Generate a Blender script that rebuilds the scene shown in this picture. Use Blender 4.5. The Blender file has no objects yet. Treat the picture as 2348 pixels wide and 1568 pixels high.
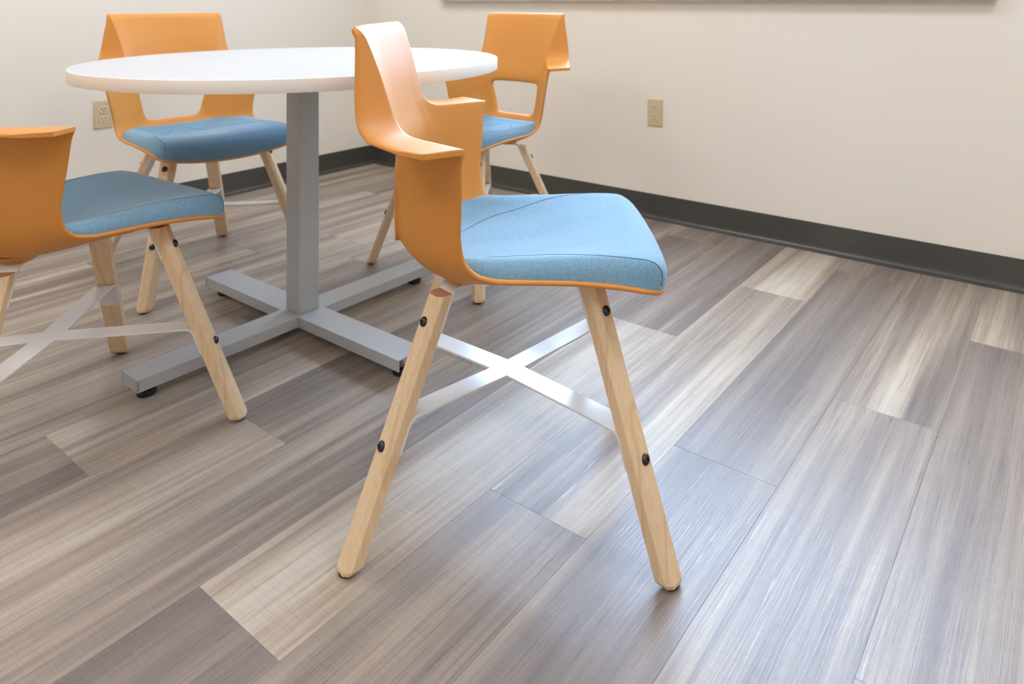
import bpy, bmesh, math, random
from mathutils import Vector, Matrix

random.seed(7)
scene = bpy.context.scene
COL = scene.collection

# ------------------------------------------------------------------ camera
# metres; X runs along the window wall, Y towards the window wall, Z up
F_PX, CX_PX, HORIZON_PX, YAW, CAM_Z = 1641.07, 1310.0, 5.35, 0.6228, 0.892
cam_d = bpy.data.cameras.new('camera')
cam = bpy.data.objects.new('camera', cam_d)
COL.objects.link(cam)
cam.location = (0, 0, CAM_Z)
cam.rotation_euler = (math.pi / 2, 0, YAW)
cam_d.sensor_fit = 'HORIZONTAL'
cam_d.sensor_width = 36.0
cam_d.lens = F_PX / 2348 * 36.0
cam_d.shift_x = (1174 - CX_PX) / 2348
cam_d.shift_y = (HORIZON_PX - 784) / 2348
cam_d.clip_start = 0.05
cam_d.dof.use_dof = True
cam_d.dof.focus_distance = 1.30
cam_d.dof.aperture_fstop = 4.8
scene.camera = cam

# ------------------------------------------------------------------ world, light, exposure
SKY_COL, SKY_STRENGTH = (0.52, 0.72, 1.0, 1), 28.0
LAMP_COL, LAMP_STRENGTH = (1.0, 0.965, 0.925, 1), 12.4
world = bpy.data.worlds.new('sky')
scene.world = world
world.use_nodes = True
bg = world.node_tree.nodes['Background']
bg.inputs[0].default_value = SKY_COL
bg.inputs[1].default_value = SKY_STRENGTH
scene.view_settings.view_transform = 'Standard'
scene.view_settings.look = 'None'
scene.view_settings.exposure = 0.0
scene.view_settings.gamma = 1.0
scene.view_settings.use_curve_mapping = False
scene.cycles.use_denoising = True
scene.cycles.max_bounces = 8
scene.cycles.diffuse_bounces = 6
scene.cycles.caustics_reflective = False
scene.cycles.sample_clamp_indirect = 8.0

# room extents
XW, XE, YN, YS, ZC = -3.22, 2.40, 2.60, -2.60, 2.70
WIN_X0, WIN_X1, WIN_Z0, WIN_Z1 = -2.62, -0.278, 0.935, 2.00

# daylight portal filling the window opening (guides sampling of the sky)
pl = bpy.data.lights.new('window_portal', 'AREA')
pl.shape = 'RECTANGLE'
pl.size, pl.size_y = WIN_X1 - WIN_X0, WIN_Z1 - WIN_Z0
pl.cycles.is_portal = True
po = bpy.data.objects.new('window_portal', pl)
COL.objects.link(po)
po.location = ((WIN_X0 + WIN_X1) / 2, YN + 0.20, (WIN_Z0 + WIN_Z1) / 2)
po.rotation_euler = (-math.pi / 2, 0, 0)


# ------------------------------------------------------------------ helpers
def lin(r, g, b):
    f = lambda c: (c / 255) / 12.92 if c <= 10 else ((c / 255 + 0.055) / 1.055) ** 2.4
    return (f(r), f(g), f(b), 1)


def tag(o, label=None, cat=None, group=None, kind=None):
    if label: o['label'] = label
    if cat: o['category'] = cat
    if group: o['group'] = group
    if kind: o['kind'] = kind
    return o


def link(name, mesh, mat=None, parent=None):
    o = bpy.data.objects.new(name, mesh)
    COL.objects.link(o)
    if mat is not None and not mesh.materials:
        mesh.materials.append(mat)
    if parent is not None:
        o.parent = parent
    return o


def mesh_from(bm, name, smooth=None):
    me = bpy.data.meshes.new(name)
    bm.normal_update()
    bm.to_mesh(me)
    bm.free()
    if smooth is not None:
        me.shade_smooth()
        if smooth < 180:
            bm2 = bmesh.new(); bm2.from_mesh(me)
            lim = math.radians(smooth)
            for e in bm2.edges:
                e.smooth = len(e.link_faces) == 2 and e.calc_face_angle(0) < lim
            bm2.to_mesh(me); bm2.free()
    return me


def empty(name, loc=(0, 0, 0), rz=0.0):
    o = bpy.data.objects.new(name, None)
    o.empty_display_size = 0.1
    COL.objects.link(o)
    o.location = loc
    o.rotation_euler = (0, 0, rz)
    return o


def box(bm, x0, x1, y0, y1, z0, z1, bevel=0.0, seg=2):
    g = bmesh.ops.create_cube(bm, size=1.0)
    vs = g['verts']
    for v in vs:
        v.co = Vector(((x0 + x1) / 2 + v.co.x * (x1 - x0), (y0 + y1) / 2 + v.co.y * (y1 - y0), (z0 + z1) / 2 + v.co.z * (z1 - z0)))
    if bevel > 0:
        es = list({e for v in vs for e in v.link_edges})
        bmesh.ops.bevel(bm, geom=es, offset=bevel, segments=seg, affect='EDGES', profile=0.6)


def lathe(bm, prof, n=24, M=None):
    """prof: list of (r, z) from bottom to top; closed ends where r==0"""
    rings = []
    for r, z in prof:
        if r <= 1e-6:
            rings.append([bm.verts.new((0, 0, z))])
        else:
            rings.append([bm.verts.new((r * math.cos(2 * math.pi * k / n), r * math.sin(2 * math.pi * k / n), z)) for k in range(n)])
    for a, b in zip(rings[:-1], rings[1:]):
        for k in range(n):
            k2 = (k + 1) % n
            if len(a) == 1 and len(b) == 1:
                continue
            if len(a) == 1:
                bm.faces.new((a[0], b[k2], b[k]))
            elif len(b) == 1:
                bm.faces.new((a[k], a[k2], b[0]))
            else:
                bm.faces.new((a[k], a[k2], b[k2], b[k]))
    allv = [v for r in rings for v in r]
    if M is not None:
        for v in allv:
            v.co = M @ v.co
    return allv


def strip(bm, path, width, thick, wdir, round_end=True):
    """flat bar: path of 3D points (its outer/top face), extruded across wdir, thickness to the left of travel"""
    wdir = Vector(wdir).normalized()
    n = len(path)
    top, bot = [], []
    for i, p in enumerate(path):
        a = path[max(i - 1, 0)]; b = path[min(i + 1, n - 1)]
        t = (Vector(b) - Vector(a)).normalized()
        nn = wdir.cross(t).normalized()
        w = width / 2
        top.append((Vector(p) - wdir * w, Vector(p) + wdir * w))
        bot.append((Vector(p) - nn * thick - wdir * w, Vector(p) - nn * thick + wdir * w))
    V = [[bm.verts.new(top[i][0]), bm.verts.new(top[i][1]), bm.verts.new(bot[i][1]), bm.verts.new(bot[i][0])] for i in range(n)]
    for i in range(n - 1):
        for k in range(4):
            k2 = (k + 1) % 4
            bm.faces.new((V[i][k], V[i][k2], V[i + 1][k2], V[i + 1][k]))
    bm.faces.new(V[0][::-1]); bm.faces.new(V[-1])


def crom(P, t):
    """Catmull-Rom through list of vectors P, parameter t in [0, len-1]"""
    n = len(P)
    i = min(int(t), n - 2)
    u = t - i
    p1, p2 = P[i], P[i + 1]
    p0 = P[i - 1] if i > 0 else p1 * 2 - p2
    p3 = P[i + 2] if i + 2 < n else p2 * 2 - p1
    return 0.5 * ((2 * p1) + (p2 - p0) * u + (2 * p0 - 5 * p1 + 4 * p2 - p3) * u * u + (3 * p1 - p0 - 3 * p2 + p3) * u ** 3)


# ------------------------------------------------------------------ materials
def new_mat(name):
    m = bpy.data.materials.new(name)
    m.use_nodes = True
    nt = m.node_tree
    return m, nt, nt.nodes['Principled BSDF']


def N(nt, kind, **kw):
    n = nt.nodes.new(kind)
    for k, v in kw.items():
        if k.startswith('i_'):
            n.inputs[k[2:]].default_value = v
        else:
            setattr(n, k, v)
    return n


def coords(nt, scale=(1, 1, 1), kind='Object', rand=False):
    tc = N(nt, 'ShaderNodeTexCoord')
    mp = N(nt, 'ShaderNodeMapping')
    mp.inputs['Scale'].default_value = scale
    src = tc.outputs[kind]
    if rand:
        oi = N(nt, 'ShaderNodeObjectInfo')
        mul = N(nt, 'ShaderNodeVectorMath', operation='MULTIPLY_ADD')
        comb = N(nt, 'ShaderNodeCombineXYZ')
        for k in range(3):
            nt.links.new(oi.outputs['Random'], comb.inputs[k])
        nt.links.new(comb.outputs[0], mul.inputs[0])
        mul.inputs[1].default_value = (37.3, 91.7, 17.9)
        nt.links.new(src, mul.inputs[2])
        src = mul.outputs[0]
    nt.links.new(src, mp.inputs['Vector'])
    return mp.outputs[0]


def noise(nt, vec, scale=1.0, detail=3.0, rough=0.55, dist=0.0):
    n = N(nt, 'ShaderNodeTexNoise')
    n.inputs['Scale'].default_value = scale
    n.inputs['Detail'].default_value = detail
    n.inputs['Roughness'].default_value = rough
    n.inputs['Distortion'].default_value = dist
    nt.links.new(vec, n.inputs['Vector'])
    return n.outputs['Fac']


def ramp(nt, fac, stops, interp='LINEAR'):
    r = N(nt, 'ShaderNodeValToRGB')
    r.color_ramp.interpolation = interp
    els = r.color_ramp.elements
    els[0].position, els[0].color = stops[0]
    els[1].position, els[1].color = stops[-1]
    for p, c in stops[1:-1]:
        e = els.new(p); e.color = c
    nt.links.new(fac, r.inputs[0])
    return r.outputs[0]


def mix(nt, a, b, fac, mode='MIX'):
    m = N(nt, 'ShaderNodeMix', data_type='RGBA', blend_type=mode)
    if isinstance(fac, float):
        m.inputs[0].default_value = fac
    else:
        nt.links.new(fac, m.inputs[0])
    for s, k in ((a, 6), (b, 7)):
        if isinstance(s, tuple):
            m.inputs[k].default_value = s
        else:
            nt.links.new(s, m.inputs[k])
    return m.outputs[2]


def bump(nt, bsdf, height, strength=0.2, dist=0.001):
    b = N(nt, 'ShaderNodeBump')
    b.inputs['Strength'].default_value = strength
    b.inputs['Distance'].default_value = dist
    nt.links.new(height, b.inputs['Height'])
    nt.links.new(b.outputs[0], bsdf.inputs['Normal'])


def simple(name, col, rough=0.5, metal=0.0, spec=0.5, nscale=0, namp=0.0, bstr=0.0, bscale=400, bdist=0.0005):
    m, nt, p = new_mat(name)
    p.inputs['Roughness'].default_value = rough
    p.inputs['Metallic'].default_value = metal
    p.inputs['Specular IOR Level'].default_value = spec
    if nscale:
        v = coords(nt)
        f = noise(nt, v, nscale, 4)
        c = tuple(min(1, x * (1 - namp)) for x in col[:3]) + (1,)
        d = tuple(min(1, x * (1 + namp)) for x in col[:3]) + (1,)
        nt.links.new(ramp(nt, f, [(0.3, c), (0.7, d)]), p.inputs['Base Color'])
    else:
        v = coords(nt)
        f = noise(nt, v, 6.0, 2)
        c = tuple(x * 0.985 for x in col[:3]) + (1,)
        nt.links.new(ramp(nt, f, [(0.3, c), (0.7, col)]), p.inputs['Base Color'])
    if bstr:
        bump(nt, p, noise(nt, coords(nt), bscale, 2), bstr, bdist)
    return m


MAT = {}
MAT['wall'] = simple('cream_wall_paint', lin(233, 228, 219), 0.72, nscale=1.2, namp=0.012, bstr=0.10, bscale=260, bdist=0.0004)
MAT['ceiling'] = simple('white_ceiling', lin(240, 238, 232), 0.9)
MAT['base'] = simple('charcoal_rubber', lin(70, 70, 67), 0.27, spec=0.6, nscale=40, namp=0.06)
MAT['sill'] = simple('sill_laminate', lin(205, 196, 182), 0.5)
MAT['win_frame'] = simple('window_frame_aluminium', lin(190, 190, 188), 0.4, metal=0.4)
MAT['tabletop'] = simple('white_laminate', lin(188, 188, 190), 0.48, nscale=300, namp=0.006)
MAT['edge_band'] = simple('white_edge_band', lin(238, 234, 228), 0.45)
MAT['silver'] = simple('silver_powdercoat', lin(180, 182, 184), 0.42, metal=0.15, nscale=600, namp=0.05, bstr=0.1, bscale=900, bdist=0.0002)
MAT['white_metal'] = simple('white_gloss_powdercoat', lin(222, 222, 222), 0.20, spec=0.45)
MAT['black'] = simple('black_oxide', lin(66, 64, 62), 0.26, metal=0.7)
MAT['black_hole'] = simple('black_recess', lin(10, 10, 10), 0.6)
MAT['glide'] = simple('black_plastic_glide', lin(28, 28, 28), 0.45)
MAT['ivory'] = simple('ivory_plastic', lin(205, 192, 158), 0.38)
MAT['ivory_face'] = simple('ivory_receptacle', lin(214, 196, 164), 0.36)
MAT['slot'] = simple('slot_dark', lin(120, 105, 78), 0.6)
MAT['concrete'] = simple('subfloor', lin(70, 62, 55), 0.8)
MAT['orange'] = simple('orange_plastic', lin(208, 139, 62), 0.50, spec=0.42, nscale=5, namp=0.01, bstr=0.22, bscale=1500, bdist=0.00025)
MAT['steel'] = simple('zinc_stem', lin(150, 150, 150), 0.35, metal=0.9)


def mat_fabric():
    m, nt, p = new_mat('blue_melange_wool')
    v = coords(nt)
    f1 = noise(nt, v, 760, 3, 0.7)
    f2 = noise(nt, v, 1500, 2, 0.6)
    f3 = noise(nt, v, 9, 2)
    c = ramp(nt, f1, [(0.32, lin(64, 102, 128)), (0.50, lin(110, 152, 180)), (0.68, lin(170, 200, 217))])
    c2 = ramp(nt, f2, [(0.35, lin(74, 116, 146)), (0.65, lin(142, 178, 202))])
    c = mix(nt, c, c2, 0.4)
    c = mix(nt, c, lin(96, 138, 166), ramp(nt, f3, [(0.4, (0, 0, 0, 1)), (0.9, (0.5, 0.5, 0.5, 1))]))
    nt.links.new(c, p.inputs['Base Color'])
    p.inputs['Roughness'].default_value = 0.9
    p.inputs['Specular IOR Level'].default_value = 0.2
    p.inputs['Sheen Weight'].default_value = 0.25
    p.inputs['Sheen Roughness'].default_value = 0.5
    bump(nt, p, f1, 0.35, 0.0006)
    return m


def mat_maple():
    m, nt, p = new_mat('pale_maple')
    v = coords(nt, (1, 1, 0.07), rand=True)
    f = noise(nt, v, 190, 4, 0.6, 0.3)
    v2 = coords(nt, (1, 1, 0.16), rand=True)
    f2 = noise(nt, v2, 45, 2, 0.5, 1.0)
    w = N(nt, 'ShaderNodeTexWave', wave_type='BANDS', bands_direction='DIAGONAL')
    w.inputs['Scale'].default_value = 9
    w.inputs['Distortion'].default_value = 9
    w.inputs['Detail'].default_value = 2
    nt.links.new(coords(nt, (1, 1, 0.12), rand=True), w.inputs['Vector'])
    c = ramp(nt, f, [(0.3, lin(218, 188, 150)), (0.7, lin(230, 204, 168))])
    c = mix(nt, c, lin(196, 158, 112), ramp(nt, f2, [(0.55, (0, 0, 0, 1)), (0.80, (0.22, 0.22, 0.22, 1))]))
    c = mix(nt, c, lin(186, 148, 104), ramp(nt, w.outputs['Fac'], [(0.95, (0, 0, 0, 1)), (1.0, (0.35, 0.35, 0.35, 1))]))
    nt.links.new(c, p.inputs['Base Color'])
    p.inputs['Roughness'].default_value = 0.42
    bump(nt, p, f, 0.05, 0.0004)
    return m


def mat_plank():
    m, nt, p = new_mat('striped_vinyl_plank')
    oi = N(nt, 'ShaderNodeObjectInfo')
    sep = N(nt, 'ShaderNodeSeparateColor')
    nt.links.new(oi.outputs['Color'], sep.inputs[0])
    vb = coords(nt, (1, 0.045, 1), rand=True)            # broad stripes along the plank (Y)
    broad = noise(nt, vb, 15, 2.0, 0.5, 0.3)
    vm = coords(nt, (1, 0.02, 1), rand=True)
    mid = noise(nt, vm, 75, 3, 0.55, 0.25)
    vf = coords(nt, (1, 0.012, 1), rand=True)
    fine = noise(nt, vf, 520, 3, 0.7, 0.3)
    vs = coords(nt, (0.05, 1, 1), rand=True)             # saw marks across the plank
    saw = noise(nt, vs, 330, 2, 0.5)
    vp = coords(nt, (1, 0.25, 1), rand=True)
    patch = noise(nt, vp, 7, 2, 0.5)
    # tone = broad stripes + tone of the plank
    add = N(nt, 'ShaderNodeMath', operation='MULTIPLY_ADD')
    nt.links.new(sep.outputs[0], add.inputs[0]); add.inputs[1].default_value = 0.55; nt.links.new(broad, add.inputs[2])
    sub = N(nt, 'ShaderNodeMath', operation='SUBTRACT')
    nt.links.new(add.outputs[0], sub.inputs[0]); sub.inputs[1].default_value = 0.275
    add2 = N(nt, 'ShaderNodeMath', operation='MULTIPLY_ADD')
    nt.links.new(mid, add2.inputs[0]); add2.inputs[1].default_value = 0.55; nt.links.new(sub.outputs[0], add2.inputs[2])
    sub2 = N(nt, 'ShaderNodeMath', operation='SUBTRACT')
    nt.links.new(add2.outputs[0], sub2.inputs[0]); sub2.inputs[1].default_value = 0.275
    c = ramp(nt, sub2.outputs[0], [(0.20, lin(110, 99, 95)), (0.38, lin(137, 124, 116)), (0.50, lin(159, 145, 133)),
                                   (0.62, lin(181, 166, 149)), (0.80, lin(201, 191, 177))])
    # greyer patches / planks
    grey = mix(nt, c, lin(132, 122, 118), ramp(nt, patch, [(0.45, (0, 0, 0, 1)), (0.75, (0.45, 0.45, 0.45, 1))]))
    grey = mix(nt, grey, lin(122, 112, 110), sep.outputs[1])
    lines = ramp(nt, fine, [(0.34, (0.60, 0.58, 0.58, 1)), (0.46, (1, 1, 1, 1)), (0.62, (1.0, 1.0, 1.0, 1)), (0.75, (1.12, 1.11, 1.1, 1))])
    c = mix(nt, grey, lines, 0.85, 'MULTIPLY')
    sawc = ramp(nt, saw, [(0.36, (0.87, 0.87, 0.87, 1)), (0.58, (1, 1, 1, 1))])
    c = mix(nt, c, sawc, 0.5, 'MULTIPLY')
    nt.links.new(c, p.inputs['Base Color'])
    r = N(nt, 'ShaderNodeMapRange')
    nt.links.new(fine, r.inputs[0])
    r.inputs[3].default_value = 0.44; r.inputs[4].default_value = 0.34
    nt.links.new(r.outputs[0], p.inputs['Roughness'])
    p.inputs['Specular IOR Level'].default_value = 0.5
    # embossed wood grain: wandering ticks along the plank
    w = N(nt, 'ShaderNodeTexWave', wave_type='BANDS', bands_direction='X')
    w.inputs['Scale'].default_value = 48
    w.inputs['Distortion'].default_value = 7
    w.inputs['Detail'].default_value = 2
    w.inputs['Detail Scale'].default_value = 1.6
    nt.links.new(coords(nt, (1, 0.06, 1), rand=True), w.inputs['Vector'])
    tick = ramp(nt, w.outputs['Fac'], [(0.0, (0, 0, 0, 1)), (0.055, (1, 1, 1, 1))])
    hsum = N(nt, 'ShaderNodeMath', operation='MULTIPLY_ADD')
    nt.links.new(tick, hsum.inputs[0]); hsum.inputs[1].default_value = 0.15; nt.links.new(fine, hsum.inputs[2])
    h2 = N(nt, 'ShaderNodeMath', operation='MULTIPLY_ADD')
    nt.links.new(saw, h2.inputs[0]); h2.inputs[1].default_value = 0.3; nt.links.new(hsum.outputs[0], h2.inputs[2])
    bump(nt, p, h2.outputs[0], 0.24, 0.0011)
    # the embossed ticks are glossier than the field
    rr = N(nt, 'ShaderNodeMix', data_type='FLOAT')
    nt.links.new(tick, rr.inputs[0]); rr.inputs[2].default_value = 0.25
    nt.links.new(r.outputs[0], rr.inputs[3])
    nt.links.new(rr.outputs[0], p.inputs['Roughness'])
    return m


def mat_glass():
    m = bpy.data.materials.new('clear_window_glass')
    m.use_nodes = True
    nt = m.node_tree
    nt.nodes.clear()
    out = N(nt, 'ShaderNodeOutputMaterial')
    tr = N(nt, 'ShaderNodeBsdfTransparent')
    gl = N(nt, 'ShaderNodeBsdfGlossy')
    gl.inputs['Roughness'].default_value = 0.02
    mx = N(nt, 'ShaderNodeMixShader')
    mx.inputs[0].default_value = 0.06
    nt.links.new(tr.outputs[0], mx.inputs[1]); nt.links.new(gl.outputs[0], mx.inputs[2])
    nt.links.new(mx.outputs[0], out.inputs[0])
    return m


def mat_lamp():
    m = bpy.data.materials.new('lamp_diffuser')
    m.use_nodes = True
    nt = m.node_tree
    p = nt.nodes['Principled BSDF']
    p.inputs['Base Color'].default_value = (0.9, 0.9, 0.9, 1)
    p.inputs['Emission Color'].default_value = LAMP_COL
    p.inputs['Emission Strength'].default_value = LAMP_STRENGTH
    return m


MAT['fabric'] = mat_fabric()
MAT['seam'] = simple('blue_seam_thread', lin(66, 104, 132), 0.9)
MAT['maple'] = mat_maple()
MAT['end_grain'] = simple('maple_end_grain', lin(196, 150, 116), 0.6, nscale=200, namp=0.08)
MAT['plank'] = mat_plank()
MAT['glass'] = mat_glass()
MAT['slat'] = simple('white_vinyl_slat', lin(232, 232, 230), 0.5)
MAT['lamp'] = mat_lamp()


# ------------------------------------------------------------------ room shell
def struct(name, boxes, mat):
    bm = bmesh.new()
    for b in boxes:
        box(bm, *b)
    return tag(link(name, mesh_from(bm, name), mat), kind='structure')


T = 0.16
floor = struct('floor', [(XW - T, XE + T, YS - T, YN + T, -0.12, -0.004)], MAT['concrete'])
floor['label'] = 'striped brown and grey vinyl plank floor running to the window wall'
struct('ceiling', [(XW - T, XE + T, YS - T, YN + T, ZC, ZC + 0.1)], MAT['ceiling'])
wn = struct('wall_north', [(XW - T, WIN_X0, YN, YN + T, -0.004, ZC), (WIN_X1, XE + T, YN, YN + T, -0.004, ZC),
                           (WIN_X0, WIN_X1, YN, YN + T, -0.004, WIN_Z0), (WIN_X0, WIN_X1, YN, YN + T, WIN_Z1, ZC)], MAT['wall'])
wn['label'] = 'cream painted wall on the right with one outlet under the window'
ww = struct('wall_west', [(XW - T, XW, YS, YN, -0.004, ZC)], MAT['wall'])
ww['label'] = 'cream painted wall on the left behind the table'
struct('wall_south', [(XW - T, XE + T, YS - T, YS, -0.004, ZC)], MAT['wall'])
struct('wall_east', [(XE, XE + T, YS, YN, -0.004, ZC)], MAT['wall'])


def baseboard(name, p0, p1, inward, label):
    """vinyl cove base: tall thin strip with a curved toe"""
    p0, p1, inward = Vector(p0), Vector(p1), Vector(inward)
    prof = [(0, 0.1010), (0.0022, 0.1016), (0.0034, 0.1005), (0.0036, 0.026), (0.0042, 0.018), (0.0058, 0.0125),
            (0.0085, 0.0088), (0.0125, 0.0068), (0.0172, 0.0056), (0.0196, 0.0042), (0.0200, 0.0), (0, 0)]
    bm = bmesh.new()
    rings = []
    for p in (p0, p1):
        rings.append([bm.verts.new(p + inward * a + Vector((0, 0, b))) for a, b in prof])
    n = len(prof)
    for k in range(n):
        bm.faces.new((rings[0][k], rings[0][(k + 1) % n], rings[1][(k + 1) % n], rings[1][k]))
    bm.faces.new(rings[0]); bm.faces.new(rings[1][::-1])
    bmesh.ops.recalc_face_normals(bm, faces=bm.faces)
    o = tag(link(name, mesh_from(bm, name, 40), MAT['base']), label, kind='structure')
    return o


baseboard('baseboard_north', (XW, YN, 0), (XE, YN, 0), (0, -1, 0), 'charcoal rubber baseboard along the right wall')
baseboard('baseboard_west', (XW, YS, 0), (XW, YN, 0), (1, 0, 0), 'charcoal rubber baseboard along the left wall')
baseboard('baseboard_south', (XW, YS, 0), (XE, YS, 0), (0, 1, 0), 'charcoal rubber baseboard behind the viewer')
baseboard('baseboard_east', (XE, YS, 0), (XE, YN, 0), (-1, 0, 0), 'charcoal rubber baseboard on the far right')

# window with frame, mullions, panes and sill (its sill underside shows at the top of the photo)
win = tag(empty('window_1', ((WIN_X0 + WIN_X1) / 2, YN, WIN_Z0)), 'wide window with projecting sill in the right wall', kind='structure')
wl = WIN_X1 - WIN_X0; wh = WIN_Z1 - WIN_Z0
bm = bmesh.new()
fr = 0.05
for b in [(-wl / 2, wl / 2, 0.06, 0.12, 0, fr), (-wl / 2, wl / 2, 0.06, 0.12, wh - fr, wh), (-wl / 2, -wl / 2 + fr, 0.06, 0.12, fr, wh - fr), (wl / 2 - fr, wl / 2, 0.06, 0.12, fr, wh - fr)]:
    box(bm, *b, bevel=0.003)
link('window_frame', mesh_from(bm, 'window_frame'), MAT['win_frame'], win)
nb = 4
for k in range(1, nb):
    bm = bmesh.new()
    x = -wl / 2 + wl * k / nb
    box(bm, x - 0.025, x + 0.025, 0.065, 0.115, fr, wh - fr, bevel=0.003)
    link('mullion', mesh_from(bm, 'mullion'), MAT['win_frame'], win)
for k in range(nb):
    bm = bmesh.new()
    x0 = -wl / 2 + wl * k / nb; x1 = x0 + wl / nb
    box(bm, x0 + 0.02, x1 - 0.02, 0.087, 0.093, fr - 0.01, wh - fr + 0.01)
    link('pane', mesh_from(bm, 'pane'), MAT['glass'], win)
bm = bmesh.new()
box(bm, -wl / 2 - 0.055, wl / 2 + 0.055, -0.035, 0.06, -0.0365, 0.0, bevel=0.004)
link('window_sill', mesh_from(bm, 'window_sill', 30), MAT['sill'], win)

# vertical blind hanging inside the window opening (above the frame; it stripes the daylight)
blind = tag(empty('vertical_blind', ((WIN_X0 + WIN_X1) / 2, YN + 0.012, WIN_Z1)), 'white vertical slat blind turned half open in the window', 'blind')
bm = bmesh.new()
box(bm, -wl / 2 + 0.005, wl / 2 - 0.005, -0.02, 0.02, -0.04, 0.0, bevel=0.002)
link('headrail', mesh_from(bm, 'headrail'), MAT['ceiling'], blind)
bm = bmesh.new()
box(bm, -0.0005, 0.0005, -0.042, 0.042, -(wh - 0.02), -0.04)
sl_me = mesh_from(bm, 'blind_slat'); sl_me.materials.append(MAT['slat'])
for k in range(28):
    o = link('blind_slat', sl_me, None, blind)
    o.location = (-wl / 2 + 0.05 + (wl - 0.1) * k / 27, 0, 0)
    o.rotation_euler = (0, 0, math.radians(34))

# ------------------------------------------------------------------ floor planks
PW, PLEN, V0 = 0.2130, 1.1605, -0.2475
joints = {0: 0.986, 1: 1.656, 2: 1.2915, 3: 0.980, 4: 0.5565, 5: 1.288, 6: 0.8392, 7: 0.565, 8: 1.10, 9: 0.42, 10: 0.535, 11: 1.42, 12: 1.02, 13: 0.86}
tones = {}
plank_mesh = {}


def plank_me(w, l):
    key = (round(w, 4), round(l, 4))
    if key not in plank_mesh:
        bm = bmesh.new()
        g = 0.0001
        box(bm, -w / 2 + g, w / 2 - g, -l / 2 + g, l / 2 - g, -0.004, 0.0)
        top = [e for e in bm.edges if all(v.co.z > -0.001 for v in e.verts)]
        bmesh.ops.bevel(bm, geom=top, offset=0.0003, segments=1, affect='EDGES')
        me = mesh_from(bm, 'plank')
        me.materials.append(MAT['plank'])
        plank_mesh[key] = me
    return plank_mesh[key]


rng = random.Random(21)
# tone (0 dark .. 1 light), grey share for planks that read clearly in the photo: (column, joint index) -> values
FIX = {(0, 0): (0.40, .30), (0, 1): (0.60, 0.0), (0, -1): (0.55, .2), (1, -1): (0.50, .2), (1, 0): (0.44, 0.0), (1, 1): (0.52, 0.0),
       (2, -1): (0.36, .45), (2, 0): (0.30, .35), (2, 1): (0.35, .2), (3, -1): (0.44, .3), (3, 0): (0.54, 0.05), (3, 1): (0.74, 0.0),
       (4, -1): (0.28, .5), (4, 0): (0.80, .15), (4, 1): (0.28, .25), (5, -1): (0.46, .15), (5, 0): (0.36, .3), (5, 1): (0.40, .1),
       (6, -1): (0.66, .15), (6, 0): (0.34, .25), (6, 1): (0.5, .15), (7, -1): (0.30, .2), (7, 0): (0.68, .1), (7, 1): (0.36, .25),
       (8, 0): (0.36, .25), (9, 0): (0.5, .1)}
kmin = -int((XE - V0) / PW) - 1
kmax = int((V0 - XW) / PW) + 1
for k in range(kmin, kmax + 1):
    x1 = V0 - PW * (k - 1); x0 = x1 - PW      # column k lies left of edge k-1
    x0c, x1c = max(x0, XW), min(x1, XE)
    if x1c - x0c < 0.01:
        continue
    j0 = joints.get(k, 0.2 + 1.1 * rng.random())
    n0 = math.floor((YS - j0) / PLEN)
    n = n0
    while j0 + n * PLEN < YN:
        a = max(j0 + n * PLEN, YS); b = min(j0 + (n + 1) * PLEN, YN)
        if b - a > 0.02:
            o = link('plank', plank_me(x1c - x0c, b - a), None, floor)
            o.location = ((x0c + x1c) / 2, (a + b) / 2, 0)
            t = FIX.get((k, n), (0.3 + 0.45 * rng.random(), 0.3 * rng.random()))
            o.color = (t[0], t[1], 0, 1)
        n += 1


# ------------------------------------------------------------------ the chair
def V(*a):
    return Vector(a)


# shell control rows: centre, hole edge, between, ridge foot, side edge (right half, x >= 0)
ROWS = [
    [(0, .270, .405), (.09, .268, .409), (.14, .265, .415), (.178, .259, .421), (.207, .246, .428)],
    [(0, .250, .415), (.09, .248, .419), (.14, .244, .425), (.180, .237, .431), (.222, .220, .437)],
    [(0, .195, .421), (.09, .193, .425), (.14, .188, .432), (.180, .182, .4395), (.2235, .174, .4465)],
    [(0, .115, .420), (.09, .114, .425), (.14, .112, .433), (.180, .110, .4425), (.2235, .105, .4545)],
    [(0, .040, .416), (.09, .040, .421), (.14, .041, .431), (.180, .042, .443), (.2235, .042, .4575)],
    [(0, -.045, .411), (.09, -.042, .416), (.14, -.036, .428), (.180, -.027, .443), (.2235, -.015, .4595)],
    [(0, -.103, .414), (.09, -.099, .419), (.14, -.088, .432), (.182, -.070, .450), (.223, -.045, .468)],
    [(0, -.147, .435), (.09, -.141, .439), (.14, -.122, .451), (.180, -.096, .467), (.223, -.061, .484)],
    [(0, -.172, .459), (.089, -.167, .462), (.137, -.144, .471), (.175, -.114, .485), (.225, -.0665, .503)],
    [(0, -.185, .484), (.088, -.181, .484), (.134, -.155, .492), (.172, -.124, .504), (.2285, -.069, .530)],
    [(0, -.187, .525), (.098, -.181, .525), (.140, -.159, .533), (.177, -.130, .543), (.237, -.067, .567)],
    [(0, -.188, .565), (.107, -.178, .565), (.146, -.158, .572), (.180, -.132, .582), (.2455, -.065, .600)],
    [(0, -.190, .600), (.116, -.176, .600), (.149, -.160, .606), (.180, -.136, .615), (.253, -.064, .630)],
    [(0, -.196, .636), (.115, -.181, .637), (.147, -.167, .641), (.175, -.148, .648), (.259, -.0635, .655)],
    [(0, -.206, .667), (.108, -.194, .669), (.142, -.181, .671), (.171, -.163, .675), (.266, -.062, .672)],
]
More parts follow.
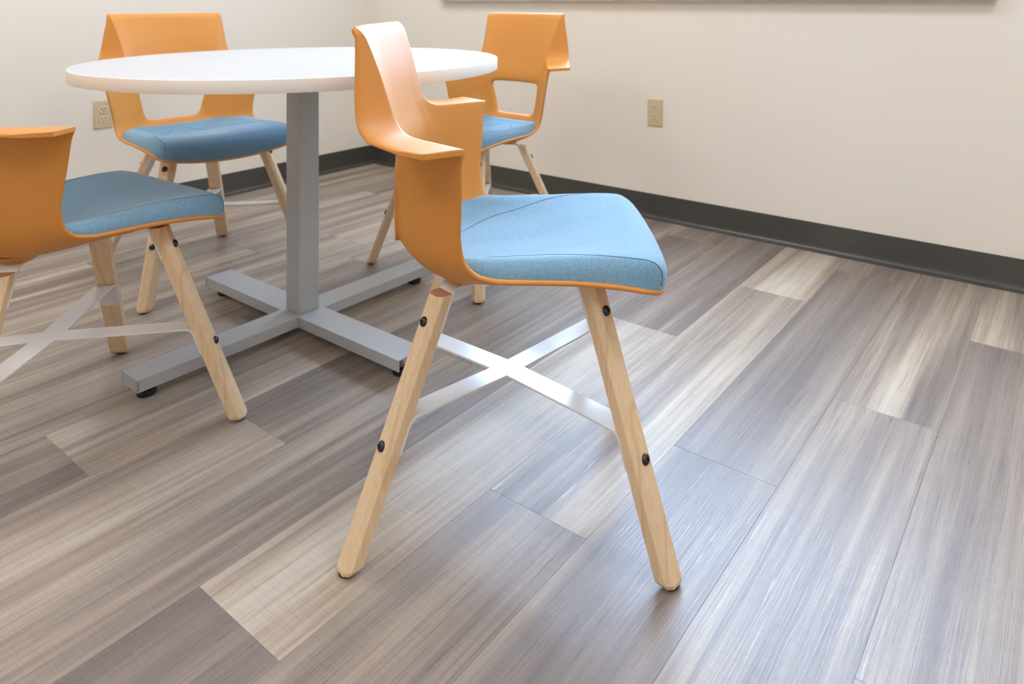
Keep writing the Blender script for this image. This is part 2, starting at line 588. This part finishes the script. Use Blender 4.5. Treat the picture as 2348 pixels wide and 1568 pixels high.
UPPER = [
    [(0, -.212, .691), (.103, -.200, .690), (.133, -.190, .689), (.157, -.178, .689)],
    [(0, -.217, .712), (.101, -.206, .710), (.131, -.198, .708), (.155, -.188, .707)],
    [(0, -.226, .750), (.105, -.213, .747), (.137, -.205, .745), (.160, -.198, .744)],
    [(0, -.236, .786), (.110, -.223, .783), (.145, -.215, .782), (.169, -.208, .781)],
    [(0, -.247, .824), (.116, -.235, .822), (.151, -.228, .821), (.177, -.221, .820)],
    [(0, -.252, .846), (.119, -.241, .846), (.157, -.235, .846), (.186, -.229, .844)],
    [(0, -.266, .854), (.121, -.256, .854), (.160, -.250, .854), (.186, -.244, .853)],
]
WING = [(.236, -.213, .682), (.224, -.2265, .697), (.218, -.2315, .712), (.211, -.2345, .745), (.204, -.2355, .785),
        (.197, -.2365, .818), (.194, -.238, .838), (.191, -.244, .848)]     # outer edge beside rows F14, U1..U7
SHELF = [(.275, -.163, .674), (.315, -.117, .675)]                         # outer edge beside mid and tip of the arm
NSUB = 2                                                                   # columns per control span


def row_pts(row, n):
    P = [Vector(p) for p in row]
    P2 = [Vector((-P[1].x, P[1].y, P[1].z))] + P          # mirror for a smooth centre
    return [crom(P2, 1 + k / n) for k in range((len(P) - 1) * n + 1)]


def build_shell():
    bm = bmesh.new()
    crease = bm.edges.layers.float.new('crease_edge')
    J1, J2, HJ = 3 * NSUB, 4 * NSUB, NSUB
    vid = {}
    L = [row_pts(r, NSUB) for r in ROWS]
    U = [row_pts(r, NSUB) for r in UPPER]
    R = len(L)

    def vert(key, p, side):
        if side < 0 and abs(p.x) > 1e-6:
            key = key + ('m',)
            p = Vector((-p.x, p.y, p.z))
        if key not in vid:
            vid[key] = bm.verts.new(p)
        return vid[key]

    def quad(a, b, c, d, side):
        vs = [a, b, c, d]
        if side < 0:
            vs = vs[::-1]
        vs2 = []
        for v in vs:
            if v not in vs2:
                vs2.append(v)
        return bm.faces.new(vs2)

    for s in (1, -1):
        g = lambda i, j: vert(('b', i, j), (L[i][j] if i < R else U[i - R][j]), s)
        for i in range(R - 1):
            for j in range(J2):
                if 9 <= i < 12 and j < HJ:
                    continue
                quad(g(i, j), g(i, j + 1), g(i + 1, j + 1), g(i + 1, j), s)
        for i in range(R - 1, R + len(U) - 1):
            for j in range(J1):
                quad(g(i, j), g(i, j + 1), g(i + 1, j + 1), g(i + 1, j), s)
        # wing / shelf flange: inner chain from arm tip to the top lip
        inner = [('b', R - 1, J2), ('b', R - 1, J2 - 1), ('b', R - 1, J1)] + [('b', R + k, J1) for k in range(len(U))]
        ip = [L[-1][J2], L[-1][J2 - 1], L[-1][J1]] + [U[k][J1] for k in range(len(U))]
        outer = [Vector(SHELF[1]), Vector(SHELF[0])] + [Vector(w) for w in WING]
        prev = None
        for q in range(len(ip)):
            a = vert(inner[q], ip[q], s)
            c = vert(('w', q), outer[q], s)
            m = vert(('wm', q), ip[q].lerp(outer[q], 0.5), s)
            if prev:
                pa, pm, pc = prev
                quad(pa, pm, m, a, s)
                quad(pm, pc, c, m, s)
                e = bm.edges.get((pa, a))
                if e: e[crease] = 1.0 if q > 4 else 0.8
                if q == 1:
                    e[crease] = 0.9
            else:
                for e in (bm.edges.get((a, m)), bm.edges.get((m, c))):
                    pass
            prev = (a, m, c)
    bm.verts.ensure_lookup_table()
    bmesh.ops.recalc_face_normals(bm, faces=bm.faces)
    # orientation: seat must face up
    f = min(bm.faces, key=lambda f: (f.calc_center_median() - Vector((0.02, 0.08, 0.426))).length)
    if f.normal.z < 0:
        bmesh.ops.reverse_faces(bm, faces=bm.faces)
    # rim around the hand hole, turned to the rear
    hole = [e for e in bm.edges if e.is_boundary and all(abs(v.co.x) < 0.13 and 0.47 < v.co.z < 0.61 and v.co.y < -0.15 for v in e.verts)]
    ext = bmesh.ops.extrude_edge_only(bm, edges=hole)
    nv = [x for x in ext['geom'] if isinstance(x, bmesh.types.BMVert)]
    cc = Vector((0, 0, 0.54))
    for v in nv:
        v.co.y -= 0.016
        v.co.x *= 1.03
    # crisp corners at arm tips and shelf corners
    for s in (1, -1):
        k = () if s > 0 else ('m',)
        tip = vid[('b', R - 1, J2) + k]; out = vid[('w', 0) + k]; mid = vid[('wm', 0) + k]
        for a, b in ((tip, mid), (mid, out)):
            bm.edges.get((a, b))[crease] = 0.85
        bm.edges.get((tip, vid[('b', R - 2, J2) + k]))[crease] = 0.85
        bm.edges.get((out, vid[('w', 1) + k]))[crease] = 0.6
        last = len(UPPER) + 2
        tc, tm, to = vid[('b', R + len(U) - 1, J1) + k], vid[('wm', last) + k], vid[('w', last) + k]
        for a, b in ((tc, tm), (tm, to)):
            e = bm.edges.get((a, b))
            if e: e[crease] = 0.7
        e = bm.edges.get((to, vid[('w', last - 1) + k]))
        if e: e[crease] = 0.5
        e = bm.edges.get((tc, vid[('b', R + len(U) - 1, J1 - 1) + k]))
        if e: e[crease] = 0.5
    bm.normal_update()
    return mesh_from(bm, 'shell_cage', 180)


def bake(me, mods):
    o = bpy.data.objects.new('tmp', me)
    COL.objects.link(o)
    for t, kw in mods:
        m = o.modifiers.new(t, t)
        for k, v in kw.items():
            setattr(m, k, v)
    dg = bpy.context.evaluated_depsgraph_get()
    out = bpy.data.meshes.new_from_object(o.evaluated_get(dg))
    bpy.data.objects.remove(o)
    return out


# seat surface as a smooth function of (row t, across s): used by the cushion
SEAT_ROWS = [row_pts(r, 4) for r in ROWS[:10]]


def seat(t, s):
    """t in rows [0..9], s in [-1..1]"""
    a = abs(s) * 16
    pts = [crom(r, a) for r in SEAT_ROWS]
    p = crom(pts, t)
    return Vector((-p.x if s < 0 else p.x, p.y, p.z))


# cushion padding above the shell, rows 0..9, columns centre..edge
PAD = [
    [.060, .057, .052, .047, .038],
    [.060, .057, .052, .047, .038],
    [.053, .051, .047, .043, .035],
    [.043, .043, .042, .040, .032],
    [.035, .038, .039, .038, .030],
    [.033, .037, .038, .038, .028],
    [.028, .030, .034, .033, .021],
    [.021, .021, .020, .017, .010],
    [.013, .013, .012, .010, .007],
    [.008, .009, .010, .010, .008],
]


def pad(t, s):
    a = abs(s) * 4
    v = [crom([Vector((x, 0, 0)) for x in r], a).x for r in PAD]
    return crom([Vector((x, 0, 0)) for x in v], t).x


def roll(d, r, e=2.2):
    u = 1 - min(max(d / r, 0), 1)
    return (1 - u ** e) ** (1 / e)


T0, T1, SMAX = 0.12, 8.15, 0.962


def cush_point(a, b):
    """a in [-1..1] across, b in [0..1] front to rear"""
    t = T0 + (T1 - T0) * b
    # rear corners are rounded off, front corners too
    smax = SMAX
    if t > 5.3:
        smax *= 1 - ((t - 5.3) / 2.85) ** 2.0 * 0.55
    s = a * smax
    p = seat(t, s)
    w = (1 - abs(a)) * 0.21
    g = roll(w, 0.018 + 0.026 * min(max((t - 0.9) / 2.4, 0), 1), 1.9)
    pf = seat(T0, s)
    g *= roll((pf - p).length, 0.050 - 0.014 * abs(a) ** 4, 2.2)
    pr = seat(T1, s)
    g *= roll((pr - p).length, 0.018)
    # lift direction: up over the seat, leaning forward on the back curve
    lean = min(max((t - 5.5) / 3.0, 0), 1) * 0.8
    d = Vector((0, lean, 1)).normalized()
    d.y += max(0.0, 1 - (t - T0) / 1.7) * 0.42          # the front edge bulges over the lip
    return p + d * (-0.0022 + pad(t, s) * g)


def build_cushion():
    bm = bmesh.new()
    n, m = 56, 56
    sp = lambda k, n: 0.5 * (1 - math.cos(math.pi * k / n)) * 0.6 + 0.4 * k / n
    top = [[bm.verts.new(cush_point(-1 + 2 * sp(i, n), sp(j, m))) for i in range(n + 1)] for j in range(m + 1)]
    for j in range(m):
        for i in range(n):
            bm.faces.new((top[j][i], top[j + 1][i], top[j + 1][i + 1], top[j][i + 1]))
    # underside: a coarse skin just inside the shell
    border = [top[0][i] for i in range(n + 1)] + [top[j][n] for j in range(1, m + 1)] + [top[m][i] for i in range(n - 1, -1, -1)] + [top[j][0] for j in range(m - 1, 0, -1)]
    bmesh.ops.recalc_face_normals(bm, faces=bm.faces)
    f = bm.faces[len(bm.faces) // 2] if False else next(iter(bm.faces))
    bm.faces.ensure_lookup_table()
    f = bm.faces[(m // 2) * n + n // 2]
    if f.normal.z < 0:
        bmesh.ops.reverse_faces(bm, faces=bm.faces)
    return mesh_from(bm, 'cushion', 180)


def tube(bm, pts, r, n=6):
    rings = []
    for i, p in enumerate(pts):
        t = (pts[min(i + 1, len(pts) - 1)] - pts[max(i - 1, 0)]).normalized()
        u = t.cross(Vector((0, 0, 1))).normalized(); w = u.cross(t)
        rings.append([bm.verts.new(p + u * r * math.cos(2 * math.pi * k / n) + w * r * math.sin(2 * math.pi * k / n)) for k in range(n)])
    for a, b in zip(rings[:-1], rings[1:]):
        for k in range(n):
            bm.faces.new((a[k], a[(k + 1) % n], b[(k + 1) % n], b[k]))
    bm.faces.new(rings[0][::-1]); bm.faces.new(rings[-1])


# seam: from the front corner back towards the middle of the seat; (a across, b front-to-rear)
SEAM = [(0.985, .012), (0.96, .035), (.935, .075), (.91, .12), (.88, .20), (.82, .31), (.69, .43), (.50, .535), (.40, .60), (.26, .68), (.16, .76), (.08, .86)]


def build_seam(side):
    bm = bmesh.new()
    P = [Vector((a, b, 0)) for a, b in SEAM]
    pts = []
    for k in range(12 * (len(P) - 1) // 2 + 1):
        q = crom(P, min(k / 6, len(P) - 1))
        pts.append(cush_point(side * q.x, q.y) + Vector((0, 0, -0.0002)))
    tube(bm, pts, 0.0009)
    return mesh_from(bm, 'seam', 180)


FOOT_F, FOOT_R = V(.262, .252, 0), V(.207, -.252, 0)
TOP_F, TOP_R = V(.148, .140, .423), V(.096, -.119, .390)
HUB = V(0, -.005, 0)
LEG_R, LEG_W = 0.0150, 0.0205     # half depth (radial) and half width


def leg_frame(foot, top):
    d = (foot - HUB); d.z = 0; d.normalize()
    w = V(-d.y, d.x, 0)
    return d, w


def leg_section(c, d, w):
    sec = [(-LEG_R, -LEG_W), (-LEG_R, LEG_W), (LEG_R - 0.0095, LEG_W), (LEG_R, LEG_W * 0.54), (LEG_R, -LEG_W * 0.54), (LEG_R - 0.0095, -LEG_W)]
    return [c + d * a + w * b for a, b in sec]


def build_leg(foot, top):
    d, w = leg_frame(foot, top)
    ax = (top - foot).normalized()
    bm = bmesh.new()
    z0 = 0.005
    p0 = foot + (top - foot) * (z0 / top.z)
    p1 = foot + (top - foot) * ((z0 + 0.006) / top.z)
    rings = []
    for c, sc in ((p0, 0.84), (p1, 1.0), (top - ax * 0.002, 1.0), (top, 0.97)):
        cc = Vector(c)
        rings.append([bm.verts.new(cc + (q - cc) * sc) for q in leg_section(cc, d, w)])
    for a, b in zip(rings[:-1], rings[1:]):
        for k in range(6):
            bm.faces.new((a[k], a[(k + 1) % 6], b[(k + 1) % 6], b[k]))
    bm.faces.new(rings[0][::-1])
    ft = bm.faces.new(rings[-1])
    bmesh.ops.recalc_face_normals(bm, faces=bm.faces)
    for f in bm.faces:
        f.material_index = 1 if f == ft else 0
    es = [e for e in bm.edges if abs((e.verts[0].co - e.verts[1].co).normalized().dot(ax)) > 0.95 and e.calc_length() > 0.1]
    bmesh.ops.bevel(bm, geom=es, offset=0.0009, segments=1, affect='EDGES')
    me = mesh_from(bm, 'leg')
    me.materials.append(MAT['maple']); me.materials.append(MAT['end_grain'])
    return me


def build_screw(foot, top, z):
    d, w = leg_frame(foot, top)
    ax = (top - foot).normalized()
    nrm = (d - ax * d.dot(ax)).normalized()
    c = foot + (top - foot) * (z / top.z) + d * LEG_R
    zz = nrm; xx = w; yy = zz.cross(xx)
    M = Matrix((xx, yy, zz)).transposed().to_4x4()
    M.translation = c
    bm = bmesh.new()
    lathe(bm, [(0.0, -0.004), (0.0082, -0.004), (0.0085, 0.0008), (0.0080, 0.0022), (0.0066, 0.0037), (0.0046, 0.0047), (0.0026, 0.0051), (0.0024, 0.0030), (0, 0.0028)], 20, M)
    bmesh.ops.recalc_face_normals(bm, faces=bm.faces)
    return mesh_from(bm, 'screw', 40)


def build_glide(foot):
    bm = bmesh.new()
    M = Matrix.Translation((foot.x, foot.y, 0))
    lathe(bm, [(0, 0.0), (0.0100, 0.0), (0.0108, 0.001), (0.0108, 0.006), (0, 0.006)], 18, M)
    bmesh.ops.recalc_face_normals(bm, faces=bm.faces)
    return mesh_from(bm, 'glide', 40)


def inner_at(foot, top, z):
    d, w = leg_frame(foot, top)
    return foot + (top - foot) * (z / top.z) - d * LEG_R


def build_cross(feet, zc, zl, drop, width, thick, lift=0.0):
    """four flat arms from the hub to the legs, bent down along the inner leg faces"""
    bm = bmesh.new()
    for k, (foot, top) in enumerate(feet):
        d, w = leg_frame(foot, top)
        zt = zl[k] + 0.0001 * k
        e = inner_at(foot, top, zt)
        ax = (foot - top).normalized()
        start = HUB + V(0, 0, zc + 0.0001 * k) - d * 0.012
        flat_end = e - d * (0.012)
        path = [start, HUB + V(0, 0, zc + 0.0001 * k) + d * 0.03, flat_end]
        corner = e - d * 0.0008
        for q in (0.25, 0.5, 0.75):       # rounded bend
            a = flat_end.lerp(corner, q); b = corner.lerp(corner + ax * 0.012, q)
            path.append(a.lerp(b, q))
        path.append(corner + ax * 0.012)
        path.append(corner + ax * (drop - 0.008))
        strip(bm, path, width, thick, w)
        # tapered rounded end
        strip(bm, [corner + ax * (drop - 0.008), corner + ax * (drop - 0.003)], width * 0.9, thick, w)
        strip(bm, [corner + ax * (drop - 0.003), corner + ax * drop], width * 0.72, thick, w)
    bmesh.ops.recalc_face_normals(bm, faces=bm.faces)
    es = [e for e in bm.edges if len(e.link_faces) == 2 and e.calc_face_angle(0) > 1.2]
    bmesh.ops.bevel(bm, geom=es, offset=0.0008, segments=1, affect='EDGES')
    return mesh_from(bm, 'cross', 40)


def build_boss(c, z0, z1):
    bm = bmesh.new()
    M = Matrix.Translation((c.x, c.y, 0))
    lathe(bm, [(0, z0), (0.024, z0), (0.027, z0 + 0.002), (0.027 + 1.1 * (z1 - z0), z1), (0, z1)], 20, M)
    bmesh.ops.recalc_face_normals(bm, faces=bm.faces)
    return mesh_from(bm, 'boss', 40)


SHELL = bake(build_shell(), [('SOLIDIFY', dict(thickness=0.009, offset=-1.0, use_even_offset=True, use_rim=True, edge_crease_rim=0.55, edge_crease_inner=0.25, edge_crease_outer=0.25)),
                             ('SUBSURF', dict(levels=3, render_levels=3))])
SHELL.name = 'shell'
SHELL.materials.clear(); SHELL.materials.append(MAT['orange'])
SHELL.shade_smooth()
CUSHION = build_cushion(); CUSHION.materials.append(MAT['fabric'])
SEAMS = [build_seam(s) for s in (1, -1)]
mir = lambda p: V(-p.x, p.y, p.z)
FEET = [(FOOT_F, TOP_F), (mir(FOOT_F), mir(TOP_F)), (FOOT_R, TOP_R), (mir(FOOT_R), mir(TOP_R))]
LEGS = [build_leg(f, t) for f, t in FEET]
SCREWS = [[build_screw(f, t, z) for z in (t.z - 0.040, 0.172)] for f, t in FEET]
GLIDES = [build_glide(f) for f, t in FEET]
STRETCHER = build_cross(FEET, 0.205, [0.205] * 4, 0.062, 0.044, 0.004)
BRACKET = build_cross(FEET, 0.404, [0.4245, 0.4245, 0.396, 0.396], 0.080, 0.044, 0.004)
BOSSES = [build_boss(V(s * x, y, 0), z0, z1) for s in (1, -1) for x, y, z0, z1 in ((.066, -.080, .399, .418), (.100, .092, .415, .4195))]


def make_chair(loc, ang, label):
    r = tag(empty('side_chair', (loc[0], loc[1], 0), math.radians(ang) - math.pi / 2), label, 'chair', 'orange shell chairs around the round table')
    sh = link('shell', SHELL, MAT['orange'], r)
    cu = link('seat_cushion', CUSHION, MAT['fabric'], r)
    tag(cu, 'blue melange fabric seat cushion')
    for s in SEAMS:
        link('seam', s, MAT['seam'], cu)
    for k in range(4):
        lg = link('leg', LEGS[k], None, r)
        for s in SCREWS[k]:
            tag(link('screw', s, MAT['black'], lg), 'black button head screw')
        tag(link('foot_glide', GLIDES[k], MAT['glide'], lg), 'black foot glide')
    tag(link('stretcher', STRETCHER, MAT['white_metal'], r), 'white metal cross stretcher')
    tag(link('seat_bracket', BRACKET, MAT['white_metal'], r), 'white metal bracket under the seat')
    for b in BOSSES:
        link('mount_boss', b, MAT['orange'], r)
    return r


make_chair((-0.8743, 1.0227), 39.2, 'orange chair in the foreground turned away from the table, its whole side in view')
make_chair((-1.7250, 0.5720), 92.2, 'orange chair seen from behind, cut off by the left edge of the photo')
make_chair((-1.7108, 1.8283), -92.9, 'orange chair behind the right side of the table near the right wall')
make_chair((-2.4337, 1.2269), -2.8, 'orange chair behind the left side of the table beside the left wall outlet')

# ------------------------------------------------------------------ table
TC = V(-1.7395, 1.162, 0)
table = tag(empty('round_table', TC), 'round white-topped table on a grey post with a cross base', 'table')
bm = bmesh.new()
RT, ZT, TH = 0.530, 0.737, 0.0295
lathe(bm, [(0, ZT - TH), (RT - 0.002, ZT - TH), (RT - 0.002, ZT), (0, ZT)], 128)
bmesh.ops.recalc_face_normals(bm, faces=bm.faces)
tp = link('tabletop', mesh_from(bm, 'tabletop', 60), MAT['tabletop'], table)
bm = bmesh.new()
lathe(bm, [(RT - 0.0022, ZT - TH), (RT - 0.0008, ZT - TH + 0.0002), (RT, ZT - TH + 0.0015), (RT, ZT - 0.002), (RT - 0.0006, ZT - 0.0006), (RT - 0.0022, ZT + 0.0001)], 160)
bmesh.ops.recalc_face_normals(bm, faces=bm.faces)
tag(link('edge_band', mesh_from(bm, 'edge_band', 50), MAT['edge_band'], tp), 'off-white edge band')
bm = bmesh.new()
box(bm, -0.0305, 0.0305, -0.0305, 0.0305, 0.055, ZT - TH - 0.004, bevel=0.003, seg=3)
po_ = link('post', mesh_from(bm, 'post', 30), MAT['silver'], table)
bm = bmesh.new()
box(bm, -0.15, 0.15, -0.15, 0.15, ZT - TH - 0.005, ZT - TH, bevel=0.002)
link('mounting_plate', mesh_from(bm, 'mounting_plate', 30), MAT['silver'], table)


def channel(l, w=0.080, h=0.027, t=0.003, z=0.055, sep=0.0):
    """inverted U channel from y=sep to y=l, closed lip at the outer end left open"""
    bm = bmesh.new()
    box(bm, -w / 2, w / 2, sep, l, z - t, z, bevel=0.0)
    box(bm, -w / 2, -w / 2 + t, sep, l, z - h, z - t)
    box(bm, w / 2 - t, w / 2, sep, l, z - h, z - t)
    box(bm, -w / 2, w / 2, l - t, l, z - h, z - t)
    return bm


AL = 0.437
bm = channel(2 * AL)
for v in bm.verts:
    v.co.y -= AL
bm2 = bmesh.new()
long_bar = link('base_bar', mesh_from(bm, 'base_bar'), MAT['silver'], table)
long_bar.rotation_euler = (0, 0, math.pi / 2)
half_me = mesh_from(channel(AL, sep=0.0405), 'base_bar_half')
half_me.materials.append(MAT['silver'])
bars = [(long_bar, [(0, AL - 0.036), (0, -AL + 0.036)])]
for rz in (0, math.pi):
    o = link('base_bar', half_me, None, table)
    o.rotation_euler = (0, 0, rz)
    bars.append((o, [(0, AL - 0.036)]))
bm = bmesh.new()
lathe(bm, [(0, 0), (0.019, 0), (0.0205, 0.002), (0.0205, 0.009), (0.018, 0.0125), (0.006, 0.014), (0.006, 0.016), (0, 0.016)], 28)
bmesh.ops.recalc_face_normals(bm, faces=bm.faces)
gl_me = mesh_from(bm, 'leveling_glide', 40); gl_me.materials.append(MAT['glide'])
bm = bmesh.new()
lathe(bm, [(0, 0.014), (0.0055, 0.014), (0.0055, 0.0515), (0, 0.0515)], 14)
bmesh.ops.recalc_face_normals(bm, faces=bm.faces)
st_me = mesh_from(bm, 'glide_stem', 40); st_me.materials.append(MAT['steel'])
for o, spots in bars:
    for x, y in spots:
        g = link('leveling_glide', gl_me, None, o); g.location = (x, y, 0)
        tag(g, 'black round leveling glide')
        g = link('glide_stem', st_me, None, o); g.location = (x, y, 0)


# ------------------------------------------------------------------ wall outlets
def outlet(loc, rz, label):
    r = tag(empty('wall_outlet', loc, rz), label, 'outlet', 'duplex wall outlets')
    bm = bmesh.new()
    pw, ph, pt = 0.0352, 0.0572, 0.0058
    vs0 = [bm.verts.new((sx * pw, 0, sz * ph)) for sx, sz in ((-1, -1), (1, -1), (1, 1), (-1, 1))]
    vs1 = [bm.verts.new((sx * (pw - 0.0030), -pt, sz * (ph - 0.0034))) for sx, sz in ((-1, -1), (1, -1), (1, 1), (-1, 1))]
    for k in range(4):
        bm.faces.new((vs0[k], vs0[(k + 1) % 4], vs1[(k + 1) % 4], vs1[k]))
    bm.faces.new(vs1); bm.faces.new(vs0[::-1])
    bmesh.ops.recalc_face_normals(bm, faces=bm.faces)
    bmesh.ops.bevel(bm, geom=[e for e in bm.edges], offset=0.001, segments=2, affect='EDGES')
    link('cover_plate', mesh_from(bm, 'cover_plate', 50), MAT['ivory'], r)
    for zc in (0.0195, -0.0195):
        bm = bmesh.new()
        # flat-topped round receptacle face
        n = 28
        out = []
        for k in range(n):
            a = 2 * math.pi * k / n
            out.append((0.0172 * math.cos(a), max(-0.0142, min(0.0142, 0.0172 * math.sin(a)))))
        f0 = [bm.verts.new((x, -0.004, zc + z)) for x, z in out]
        f1 = [bm.verts.new((x * 0.95, -0.0078, zc + z * 0.95)) for x, z in out]
        for k in range(n):
            bm.faces.new((f0[k], f0[(k + 1) % n], f1[(k + 1) % n], f1[k]))
        bm.faces.new(f1)
        bmesh.ops.recalc_face_normals(bm, faces=bm.faces)
        rc = link('receptacle', mesh_from(bm, 'receptacle', 40), MAT['ivory_face'], r)
        for sx, hh in ((-0.0062, 0.0046), (0.0062, 0.0040)):
            bm = bmesh.new()
            box(bm, sx - 0.0015, sx + 0.0015, -0.0081, -0.0070, zc + 0.0035 - hh, zc + 0.0035 + hh)
            link('slot', mesh_from(bm, 'slot'), MAT['slot'], rc)
        bm = bmesh.new()
        lathe(bm, [(0, 0), (0.0027, 0), (0.0027, 0.0010), (0, 0.0010)], 14, Matrix.Translation((0, -0.0071, zc - 0.0075)) @ Matrix.Rotation(math.pi / 2, 4, 'X'))
        bmesh.ops.recalc_face_normals(bm, faces=bm.faces)
        link('slot', mesh_from(bm, 'ground_slot'), MAT['slot'], rc)
    bm = bmesh.new()
    lathe(bm, [(0, 0), (0.0034, 0), (0.0030, 0.0012), (0, 0.0016)], 16, Matrix.Translation((0, -0.0056, 0)) @ Matrix.Rotation(math.pi / 2, 4, 'X'))
    bmesh.ops.recalc_face_normals(bm, faces=bm.faces)
    link('plate_screw', mesh_from(bm, 'plate_screw', 40), MAT['ivory'], r)
    return r


outlet((-1.4405, YN, 0.4375), 0, 'ivory duplex wall outlet on the right wall, fully in view above the baseboard')
outlet((XW, 1.243, 0.4405), math.pi / 2, 'ivory duplex wall outlet on the left wall, half hidden behind an orange chair')

# ------------------------------------------------------------------ ceiling lights (out of frame; they light the room)
bm = bmesh.new()
box(bm, -0.61, 0.61, -0.305, 0.305, -0.012, 0.0)
lf_me = mesh_from(bm, 'lamp_frame'); lf_me.materials.append(MAT['ceiling'])
bm = bmesh.new()
box(bm, -0.57, 0.57, -0.265, 0.265, -0.016, -0.0125)
ld_me = mesh_from(bm, 'lamp_diffuser'); ld_me.materials.append(MAT['lamp'])
spots = [(-2.1, 1.2, 'over the round table'), (0.6, 1.2, 'right of the camera'), (-2.1, -1.0, 'behind the camera on the left'), (0.6, -1.0, 'behind the camera on the right')]
for x, y, w in spots:
    r = tag(empty('ceiling_light', (x, y, ZC)), 'rectangular recessed ceiling light panel ' + w, 'light', 'ceiling light panels')
    link('lamp_frame', lf_me, None, r)
    link('diffuser', ld_me, None, r)
